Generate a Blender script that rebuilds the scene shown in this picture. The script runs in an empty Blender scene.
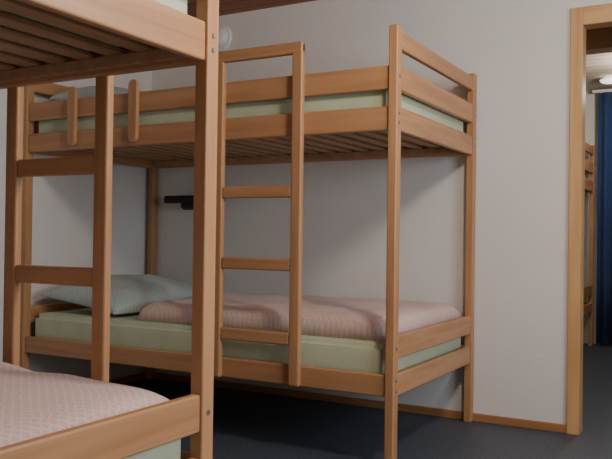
import bpy, bmesh, math, random
from mathutils import Vector, Matrix, noise
random.seed(3)
S=bpy.context.scene
COL=S.collection

# ---------------------------------------------------------------- materials
def new_mat(name):
    m=bpy.data.materials.new(name);m.use_nodes=True
    nt=m.node_tree;nt.nodes.clear()
    o=nt.nodes.new('ShaderNodeOutputMaterial');b=nt.nodes.new('ShaderNodeBsdfPrincipled')
    nt.links.new(b.outputs[0],o.inputs[0])
    return m,nt,b
def N(nt,t,**k):
    n=nt.nodes.new(t)
    for a,v in k.items(): setattr(n,a,v)
    return n
def ramp(nt,stops):
    r=N(nt,'ShaderNodeValToRGB');e=r.color_ramp.elements
    while len(e)<len(stops): e.new(.5)
    for i,(p,c) in enumerate(stops):
        e[i].position=p;e[i].color=(*c,1)
    return r
def wood(name,axis,c1,c2,rough=.42,scale=1.0,planks=None):
    m,nt,b=new_mat(name);L=nt.links.new
    tc=N(nt,'ShaderNodeTexCoord');mp=N(nt,'ShaderNodeMapping')
    s=[28*scale]*3;s['xyz'.index(axis)]=1.6*scale
    mp.inputs['Scale'].default_value=s
    L(tc.outputs['Object'],mp.inputs[0])
    n1=N(nt,'ShaderNodeTexNoise');n1.inputs['Scale'].default_value=1;n1.inputs['Detail'].default_value=5;n1.inputs['Distortion'].default_value=.6
    L(mp.outputs[0],n1.inputs[0])
    n2=N(nt,'ShaderNodeTexNoise');n2.inputs['Scale'].default_value=2.2;n2.inputs['Detail'].default_value=2
    L(tc.outputs['Object'],n2.inputs[0])
    mx=N(nt,'ShaderNodeMath',operation='MULTIPLY_ADD');mx.inputs[1].default_value=.45
    L(n2.outputs[0],mx.inputs[0]);L(n1.outputs[0],mx.inputs[2])
    r=ramp(nt,[(.42,c2),(.62,tuple((x+y)/2 for x,y in zip(c1,c2))),(.85,c1)])
    L(mx.outputs[0],r.inputs[0])
    out=r.outputs[0]
    if planks:
        ax,wd=planks
        sp=N(nt,'ShaderNodeSeparateXYZ');L(tc.outputs['Object'],sp.inputs[0])
        d=N(nt,'ShaderNodeMath',operation='DIVIDE');d.inputs[1].default_value=wd;L(sp.outputs['XYZ'.index(ax)],d.inputs[0])
        fr=N(nt,'ShaderNodeMath',operation='FRACT');L(d.outputs[0],fr.inputs[0])
        lt=N(nt,'ShaderNodeMath',operation='LESS_THAN');lt.inputs[1].default_value=.06;L(fr.outputs[0],lt.inputs[0])
        mc=N(nt,'ShaderNodeMix',data_type='RGBA');mc.inputs[7].default_value=(*[x*.25 for x in c2],1)
        L(lt.outputs[0],mc.inputs[0]);L(out,mc.inputs[6]);out=mc.outputs[2]
    L(out,b.inputs['Base Color'])
    b.inputs['Roughness'].default_value=rough
    bp=N(nt,'ShaderNodeBump');bp.inputs['Strength'].default_value=.06;bp.inputs['Distance'].default_value=.01
    L(n1.outputs[0],bp.inputs['Height']);L(bp.outputs[0],b.inputs['Normal'])
    return m
B1=(.52,.275,.125);B2=(.37,.17,.07)
WX=wood('beech_x','x',B1,B2);WY=wood('beech_y','y',B1,B2);WZ=wood('beech_z','z',B1,B2)
PZ=wood('pine_z','z',(.66,.40,.17),(.50,.26,.09));PX=wood('pine_x','x',(.66,.40,.17),(.50,.26,.09))
SLAT=wood('slat_wood','y',(.46,.28,.15),(.32,.18,.09),.6)
CEIL=wood('ceiling_planks','x',(.34,.12,.05),(.2,.065,.025),.6,.6,('Y',.12))
CEIL2=wood('ceiling_planks_light','x',(.60,.50,.40),(.48,.38,.28),.6,.6,('Y',.12))
BEAM=wood('beam_wood','x',(.42,.2,.08),(.28,.12,.04))
def fabric(name,col,col2=None,scale=60,bump=.15,kind='noise'):
    m,nt,b=new_mat(name);L=nt.links.new
    tc=N(nt,'ShaderNodeTexCoord')
    b.inputs['Roughness'].default_value=.9
    b.inputs['Sheen Weight'].default_value=.1
    wn=N(nt,'ShaderNodeTexNoise');wn.inputs['Scale'].default_value=9;wn.inputs['Detail'].default_value=4
    L(tc.outputs['Object'],wn.inputs[0])
    if kind=='noise':
        r=ramp(nt,[(.3,tuple(x*.9 for x in col)),(.7,col)]);L(wn.outputs[0],r.inputs[0]);out=r.outputs[0]
    else:
        v=N(nt,'ShaderNodeTexVoronoi',feature='DISTANCE_TO_EDGE');v.inputs['Scale'].default_value=scale
        v.inputs['Randomness'].default_value=.35
        mp=N(nt,'ShaderNodeMapping');mp.inputs['Rotation'].default_value=(0,0,.7)
        L(tc.outputs['UV'],mp.inputs[0]);L(mp.outputs[0],v.inputs[0])
        r=ramp(nt,[(.05,col2),(.18,col)]);L(v.outputs[0],r.inputs[0]);out=r.outputs[0]
    L(out,b.inputs['Base Color'])
    bp=N(nt,'ShaderNodeBump');bp.inputs['Strength'].default_value=bump;bp.inputs['Distance'].default_value=.02
    L(wn.outputs[0],bp.inputs['Height']);L(bp.outputs[0],b.inputs['Normal'])
    return m
SHEET=fabric('sheet_green',(.56,.63,.43))
DUVET=fabric('duvet_pink',(.66,.465,.41),(.73,.58,.53),55,.12,'cells')
PILLOW=fabric('pillow_green',(.41,.49,.46),(.48,.56,.53),48,.2,'cells')
CURT=fabric('curtain_blue',(.025,.065,.2))
def plaster(name,col,sc=90,st=.25):
    m,nt,b=new_mat(name);L=nt.links.new
    tc=N(nt,'ShaderNodeTexCoord')
    n=N(nt,'ShaderNodeTexNoise');n.inputs['Scale'].default_value=sc;n.inputs['Detail'].default_value=4
    n2=N(nt,'ShaderNodeTexNoise');n2.inputs['Scale'].default_value=1.5
    L(tc.outputs['Object'],n.inputs[0]);L(tc.outputs['Object'],n2.inputs[0])
    r=ramp(nt,[(.3,tuple(x*.95 for x in col)),(.7,col)]);L(n2.outputs[0],r.inputs[0]);L(r.outputs[0],b.inputs['Base Color'])
    bp=N(nt,'ShaderNodeBump');bp.inputs['Strength'].default_value=st;bp.inputs['Distance'].default_value=.004
    L(n.outputs[0],bp.inputs['Height']);L(bp.outputs[0],b.inputs['Normal'])
    b.inputs['Roughness'].default_value=.85
    return m
WALL=plaster('wall_plaster',(.78,.76,.71),55,.3)
def plain(name,col,rough=.5,metal=0,em=None):
    m,nt,b=new_mat(name)
    tc=N(nt,'ShaderNodeTexCoord');n=N(nt,'ShaderNodeTexNoise');n.inputs['Scale'].default_value=30
    r=ramp(nt,[(.3,tuple(x*.93 for x in col)),(.7,col)])
    nt.links.new(tc.outputs['Object'],n.inputs[0]);nt.links.new(n.outputs[0],r.inputs[0]);nt.links.new(r.outputs[0],b.inputs['Base Color'])
    b.inputs['Roughness'].default_value=rough;b.inputs['Metallic'].default_value=metal
    if em: b.inputs['Emission Color'].default_value=(*em[0],1);b.inputs['Emission Strength'].default_value=em[1]
    return m
BLACK=plain('black_plastic',(.010,.010,.012),.5)
WHITE=plain('white_plastic',(.8,.79,.75),.4)
STEEL=plain('steel',(.5,.5,.5),.35,1)
GLOBE=plain('lamp_glass',(.8,.78,.72),.3,0,((1,.9,.75),1.5))
def floor_mat():
    m,nt,b=new_mat('floor_linoleum');L=nt.links.new
    tc=N(nt,'ShaderNodeTexCoord');n=N(nt,'ShaderNodeTexNoise');n.inputs['Scale'].default_value=70;n.inputs['Detail'].default_value=6
    L(tc.outputs['Object'],n.inputs[0])
    r=ramp(nt,[(.35,(.046,.06,.08)),(.65,(.085,.106,.135))]);L(n.outputs[0],r.inputs[0]);L(r.outputs[0],b.inputs['Base Color'])
    b.inputs['Roughness'].default_value=.5
    return m
FLOOR=floor_mat()

# ---------------------------------------------------------------- helpers
def link(o,parent=None):
    COL.objects.link(o)
    if parent: o.parent=parent
    return o
def obj_bm(name,bm,mat,parent=None,smooth=False,bevel=0):
    bmesh.ops.recalc_face_normals(bm,faces=bm.faces)
    me=bpy.data.meshes.new(name);bm.to_mesh(me);bm.free()
    me.materials.append(mat)
    if smooth:
        for p in me.polygons:p.use_smooth=True
    o=link(bpy.data.objects.new(name,me),parent)
    if bevel:
        md=o.modifiers.new('b','BEVEL');md.width=bevel;md.segments=3;md.limit_method='ANGLE'
    return o
def addbox(bm,x0,x1,y0,y1,z0,z1):
    vs=[bm.verts.new((x,y,z)) for x in (x0,x1) for y in (y0,y1) for z in (z0,z1)]
    for f in ((0,1,3,2),(4,6,7,5),(0,4,5,1),(2,3,7,6),(0,2,6,4),(1,5,7,3)):
        bm.faces.new([vs[i] for i in f])
def boxes(name,bl,mat,parent=None,bevel=.004):
    bm=bmesh.new()
    for b in bl:addbox(bm,*b)
    return obj_bm(name,bm,mat,parent,bevel=bevel)
def empty(name,loc=(0,0,0)):
    e=bpy.data.objects.new(name,None);COL.objects.link(e);e.empty_display_size=.1;return e

# ---------------------------------------------------------------- room
XL,XR,YF,YB,CZ=-2.145,2.5,-3.7,1.035,2.28
Y2,Y3=1.115,4.46
OX0,OX1,OZ=.520,1.36,1.965
boxes('floor',[(XL-.1,XR+.1,YF-.1,Y3+.1,-.1,0)],FLOOR,bevel=0)
boxes('ceiling',[(XL-.1,XR+.1,YF-.1,Y2-.04,CZ,CZ+.1)],CEIL,bevel=0)
boxes('ceiling_next_room',[(XL-.1,XR+.1,Y2-.04,Y3+.1,CZ,CZ+.1)],CEIL2,bevel=0)
boxes('wall_back',[(XL-.1,OX0,YB,Y2,0,CZ),(OX1,XR+.1,YB,Y2,0,CZ),(OX0,OX1,YB,Y2,OZ,CZ)],WALL,bevel=0)
boxes('wall_left',[(XL-.1,XL,YF-.1,Y3+.1,0,CZ)],WALL,bevel=0)
boxes('wall_far',[(XL-.1,XR+.1,Y3,Y3+.1,0,CZ)],WALL,bevel=0)
boxes('wall_front',[(XL-.1,XR+.1,YF-.1,YF,0,CZ)],WALL,bevel=0)
wy0,wy1,wz0,wz1=-1.6,-.2,.85,2.0
boxes('wall_right',[(XR,XR+.1,YF-.1,wy0,0,CZ),(XR,XR+.1,wy1,Y3+.1,0,CZ),(XR,XR+.1,wy0,wy1,0,wz0),(XR,XR+.1,wy0,wy1,wz1,CZ)],WALL,bevel=0)
wm=(wy0+wy1)/2
boxes('window_1',[(XR+.01,XR+.07,wy0,wy0+.06,wz0,wz1),(XR+.01,XR+.07,wy1-.06,wy1,wz0,wz1),(XR+.01,XR+.07,wy0,wy1,wz0,wz0+.06),(XR+.01,XR+.07,wy0,wy1,wz1-.06,wz1),(XR+.01,XR+.07,wm-.03,wm+.03,wz0,wz1)],PZ,bevel=.003)
df=empty('door_frame')
cw=.045
boxes('casing_left',[(OX0-cw,OX0+.012,YB-.018,YB,0,OZ+.075)],PZ,df,.003)
boxes('casing_right',[(OX1-.012,OX1+cw,YB-.018,YB,0,OZ+.075)],PZ,df,.003)
boxes('casing_top',[(OX0+.012,OX1-.012,YB-.018,YB,OZ-.012,OZ+.075)],PX,df,.003)
boxes('jamb_left',[(OX0,OX0+.012,YB,Y2,0,OZ)],PZ,df,.002)
boxes('jamb_right',[(OX1-.012,OX1,YB,Y2,0,OZ)],PZ,df,.002)
boxes('jamb_top',[(OX0+.012,OX1-.012,YB,Y2,OZ-.012,OZ)],PX,df,.002)
boxes('baseboard_back',[(XL,OX0-cw,YB-.014,YB,0,.04)],BEAM,bevel=.003)
boxes('baseboard_left',[(XL,XL+.014,YF,YB-.014,0,.04)],WY,bevel=.003)
boxes('ceiling_beam',[(XL,XR,2.35,2.5,CZ-.13,CZ)],BEAM,bevel=.005)

# ---------------------------------------------------------------- bunk bed
L=2.09;W=1.0;H=1.763
HT=dict(tb0=1.675,tb1=1.745,g0=1.512,g1=1.607,r0=1.350,r1=1.446,h0=.446,h1=.538,l0=.298,l1=.384)
def bunk_bed(ox,oy,side,lad,supports=(),nm='bunk_bed'):
    E=empty(nm)
    a,b=.019,.024
    X0,X1,Y0,Y1=ox-L,ox,oy,oy+W
    for i,(x,y) in enumerate(((X1,Y0),(X1,Y1),(X0,Y0),(X0,Y1))):
        boxes('post_%d'%(i+1),[(x-a,x+a,y-b,y+b,0,H)],WZ,E,.005)
        bm=bmesh.new()
        for z in (HT['r0']+.03,HT['r1']-.03,HT['l0']+.025,HT['l1']-.02,HT['g0']+.05,HT['h0']+.045):
            s=1 if x==X1 else -1
            bmesh.ops.create_cone(bm,segments=12,radius1=.007,radius2=.006,depth=.003,cap_ends=True,
              matrix=Matrix.Translation((x+s*(a+.0015),y,z))@Matrix.Rotation(math.pi/2,4,'Y'))
        obj_bm('bolts_%d'%(i+1),bm,STEEL,E)
    for j,x in enumerate((X1,X0)):
        for k in ('tb','g','r','h','l'):
            boxes('end_board_%s_%d'%(k,j+1),[(x-.012,x+.014,Y0+b,Y1-b,HT[k+'0'],HT[k+'1'])],WY,E,.006)
    for j,y in enumerate((Y0,Y1)):
        for k in ('g','r','l'):
            boxes('side_rail_%s_%d'%(k,j+1),[(X0+a,X1-a,y-.014,y+.012,HT[k+'0'],HT[k+'1'])],WX,E,.006)
    for nm_,z in (('upper',HT['r0']+.012),('lower',HT['l0']+.01)):
        bl=[(X0+.02,X1-.02,y0,y0+.025,z,z+.03) for y0 in (Y0+.012,Y1-.037)]
        boxes('slat_support_'+nm_,bl,SLAT,E,.002)
        n=20;bl=[]
        for i in range(n):
            x=X0+.07+(L-.14)*i/(n-1)
            bl.append((x-.027,x+.027,Y0+.014,Y1-.014,z+.03,z+.044))
        boxes('slats_'+nm_,bl,SLAT,E,.003)
    yf=Y0 if side<0 else Y1
    y0,y1=sorted((yf+side*.014,yf+side*.042))
    l0,l1=lad;t=.05
    boxes('ladder_stiles',[(l0,l0+t,y0,y1,.30,1.735),(l1-t,l1,y0,y1,.30,1.735)],WZ,E,.008)
    boxes('ladder_top',[(l0-.0,l1+.0,y0-.002,y1+.002,1.69,1.74)],WX,E,.008)
    boxes('ladder_rungs',[(l0+t,l1-t,y0+.002,y1-.002,z-.026,z+.026) for z in (1.115,.805,.495)],WX,E,.007)
    for i,x in enumerate(supports):
        bm=bmesh.new();w=.027;pts=[]
        za,zb=1.365,1.665
        for q in range(9):
            t_=math.pi*q/8;pts.append((x+w*math.cos(t_),zb-w+w*math.sin(t_)))
        for q in range(9):
            t_=math.pi+math.pi*q/8;pts.append((x+w*math.cos(t_),za+w+w*math.sin(t_)))
        ys=sorted((yf+side*.014,yf+side*.036))
        va=[bm.verts.new((p[0],ys[0],p[1])) for p in pts];vb=[bm.verts.new((p[0],ys[1],p[1])) for p in pts]
        bm.faces.new(va);bm.faces.new(vb[::-1])
        for q in range(len(pts)):
            r=(q+1)%len(pts);bm.faces.new((va[q],vb[q],vb[r],va[r]))
        obj_bm('guard_support_%d'%(i+1),bm,WZ,E,bevel=.004)
    return E
far=bunk_bed(0,0,-1,(-.85,-.40),(-1.74,-1.335))
NX,NY=.035,-1.272-W
near=bunk_bed(NX,NY,1,(-.715,-.308),())
nxt=bunk_bed(.065,3.3,-1,(-.8,-.35),())

def cushion(name,cx,cy,z,lx,ly,t,mat,p=.5,amp=.012,seed=0,edge=0.0,nx=70,ny=50,rot=0,tilt=(0,0),pinch=0,flat=.15,fr=4,sk=0,gx=0):
    bm=bmesh.new();uvl=bm.loops.layers.uv.new('UV')
    top=[];bot=[]
    sd=Vector((seed*7.3,seed*3.1,seed))
    for i in range(nx+1):
        a=[];b=[]
        for j in range(ny+1):
            u=-1+2*i/nx;v=-1+2*j/ny
            u=math.sin(u*math.pi/2)*.6+u*.4;v=math.sin(v*math.pi/2)*.6+v*.4
            px=u*lx/2*(1-pinch*(1-abs(v)**2)*abs(u)**3);py=v*ly/2*(1-pinch*(1-abs(u)**2)*abs(v)**3)
            e=noise.noise(Vector((px*3,py*3,5))+sd)*edge
            px+=e*abs(u)**4-sk*v*(1-u)/2;py+=e*abs(v)**4
            prof=(max(0,1-abs(u)**16)**p)*(max(0,1-abs(v)**10)**p) if not pinch else (max(0,1-abs(u)**2.4)**p)*(max(0,1-abs(v)**2.4)**p)
            nn=noise.noise(Vector((px*fr,py*fr*1.2,0))+sd)+.5*noise.noise(Vector((px*fr*2.6,py*fr*2.2,2))+sd)
            zt=t*(1-gx*u)*prof*(1-flat if pinch else 1)+amp*nn*prof
            zb=-t*prof*flat if pinch else 0
            a.append(bm.verts.new((px,py,zt)))
            b.append(a[-1] if (i in(0,nx) or j in(0,ny)) else bm.verts.new((px,py,zb)))
        top.append(a);bot.append(b)
    for i in range(nx):
        for j in range(ny):
            f1=bm.faces.new((top[i][j],top[i+1][j],top[i+1][j+1],top[i][j+1]))
            q=[bot[i][j],bot[i][j+1],bot[i+1][j+1],bot[i+1][j]]
            fs=[f1]
            try:fs.append(bm.faces.new(q))
            except ValueError:pass
            for f in fs:
                for l in f.loops:l[uvl].uv=(l.vert.co.x,l.vert.co.y)
    M=Matrix.Translation((cx,cy,z))@Matrix.Rotation(rot,4,'Z')@Matrix.Rotation(tilt[0],4,'X')@Matrix.Rotation(tilt[1],4,'Y')
    bmesh.ops.transform(bm,matrix=M,verts=bm.verts)
    return obj_bm(name,bm,mat,smooth=True)
def mattress(ox,oy,zb,th,nm='mattress'):
    bm=bmesh.new();addbox(bm,ox-L+.035,ox-.03,oy+.018,oy+W-.018,zb,zb+th)
    bmesh.ops.bevel(bm,geom=[e for e in bm.edges],offset=.025,segments=4,affect='EDGES')
    o=obj_bm(nm,bm,SHEET,smooth=True)
    md=o.modifiers.new('w','WEIGHTED_NORMAL');md.keep_sharp=True
    return o
ZL=HT['l0']+.056;ZU=HT['r0']+.058
for (ox,oy) in ((0,0),(NX,NY),(.065,3.3)):
    mattress(ox,oy,ZL,.148);mattress(ox,oy,ZU,.135)
ML=ZL+.149;MU=ZU+.136
cushion('duvet',-.755,.52,ML,1.45,.89,.10,DUVET,.27,.010,1,.012,sk=.10,gx=-.08)
cushion('pillow',-1.76,.48,ML+.058,.53,.86,.15,PILLOW,.36,.012,2,.01,pinch=.06,tilt=(0,.13))
cushion('duvet',-.75,.5,MU,1.3,.88,.06,DUVET,.35,.01,3,.02)
cushion('pillow',-1.78,.45,MU+.06,.46,.78,.15,PILLOW,.4,.01,4,.01,pinch=.08,tilt=(0,.15))
cushion('duvet',NX-.75,NY+.5,ML,1.42,.92,.08,DUVET,.45,.016,5,.02,fr=3,gx=.35)
cushion('pillow',NX-1.79,NY+.5,ML+.03,.48,.78,.14,PILLOW,.4,.01,6,.01,pinch=.08)
cushion('duvet',NX-.80,NY+.5,MU,1.3,.88,.07,DUVET,.35,.01,7,.02)

# ---------------------------------------------------------------- small things
rl=empty('reading_lamp')
boxes('wall_plate',[(-1.86,-1.72,YB-.022,YB,1.085,1.165)],BLACK,rl,.006)
boxes('arm',[(-1.82,-1.76,YB-.09,YB-.02,1.105,1.14)],BLACK,rl,.004)
boxes('head',[(-1.93,-1.49,YB-.125,YB-.075,1.122,1.168)],BLACK,rl,.012)
boxes('switch_box',[(-1.80,-1.70,YB-.115,YB-.022,1.09,1.125)],BLACK,rl,.006)
bm=bmesh.new()
bmesh.ops.create_cone(bm,segments=40,radius1=.085,radius2=.08,depth=.02,cap_ends=True,matrix=Matrix.Translation((-1.60,YB-.01,2.14))@Matrix.Rotation(math.pi/2,4,'X'))
bmesh.ops.create_uvsphere(bm,u_segments=32,v_segments=16,radius=.07,matrix=Matrix.Translation((-1.60,YB-.02,2.14))@Matrix.Diagonal((1,.7,1,1)))
obj_bm('wall_lamp',bm,WHITE,smooth=False,bevel=0)
bm=bmesh.new();nx=160;prev=None
for i in range(nx+1):
    x=.10+.95*i/nx;y=Y3-.09+.028*math.sin(i*.42)+.008*math.sin(i*.13)
    c=[bm.verts.new((x,y+.004*math.sin(i*.3+k),z)) for k,z in enumerate((.02,.6,1.2,1.8,2.24))]
    if prev:
        for k in range(4):bm.faces.new((prev[k],c[k],c[k+1],prev[k+1]))
    prev=c
cu=empty('curtain')
o=obj_bm('cloth',bm,CURT,cu,smooth=True);md=o.modifiers.new('s','SOLIDIFY');md.thickness=.004
boxes('rail',[(.05,1.2,Y3-.11,Y3-.07,2.235,2.262)],WHITE,cu,.003)
def ceiling_lamp(x,y,r=.14):
    e=empty('ceiling_lamp')
    bm=bmesh.new();bmesh.ops.create_cone(bm,segments=40,radius1=r*.7,radius2=r*.75,depth=.03,cap_ends=True,matrix=Matrix.Translation((x,y,CZ-.015)))
    obj_bm('base',bm,WHITE,e)
    bm=bmesh.new();bmesh.ops.create_uvsphere(bm,u_segments=32,v_segments=16,radius=r,matrix=Matrix.Translation((x,y,CZ-.03))@Matrix.Diagonal((1,1,.45,1)))
    for v in list(bm.verts):
        if v.co.z>CZ-.028:bm.verts.remove(v)
    obj_bm('glass',bm,GLOBE,e,smooth=True)
def area(name,loc,rot,sx,sy,en,col,shape='RECTANGLE'):
    l=bpy.data.lights.new(name,'AREA');l.shape=shape;l.size=sx;l.size_y=sy;l.energy=en;l.color=col
    o=bpy.data.objects.new(name,l);COL.objects.link(o);o.location=loc;o.rotation_euler=rot;return o
def point(name,loc,r,en,col):
    l=bpy.data.lights.new(name,'POINT');l.shadow_soft_size=r;l.energy=en;l.color=col
    o=bpy.data.objects.new(name,l);COL.objects.link(o);o.location=loc;return o
ceiling_lamp(1.0,-.9)
point('light_main',(1.0,-.9,CZ-.22),.13,62,(1,.92,.82))
ceiling_lamp(.25,3.9,.07)
point('light_next',(.62,3.3,CZ-.22),.07,24,(1,.94,.86))
area('light_window',(XR+.12,wm,(wz0+wz1)/2),(0,math.pi/2,0),1.1,1.3,52,(.74,.85,1))
w=bpy.data.worlds.new('world');S.world=w;w.use_nodes=True
w.node_tree.nodes['Background'].inputs[0].default_value=(.5,.6,.75,1);w.node_tree.nodes['Background'].inputs[1].default_value=.5

# ---------------------------------------------------------------- camera
a=math.radians(29.416);b=math.radians(.556);r=math.radians(.771)
F=Vector((-math.sin(a)*math.cos(b),math.cos(a)*math.cos(b),math.sin(b)))
R=Vector((math.cos(a),math.sin(a),0));U=R.cross(F)
R2=R*math.cos(r)+U*math.sin(r);U2=U*math.cos(r)-R*math.sin(r)
cam=bpy.data.cameras.new('camera');co=bpy.data.objects.new('camera',cam);COL.objects.link(co)
M=Matrix((R2,U2,-F)).transposed().to_4x4();M.translation=(1.180,-2.793,.924)
co.matrix_world=M
cam.sensor_width=36;cam.lens=764.77/612*36;cam.clip_start=.05
S.camera=co
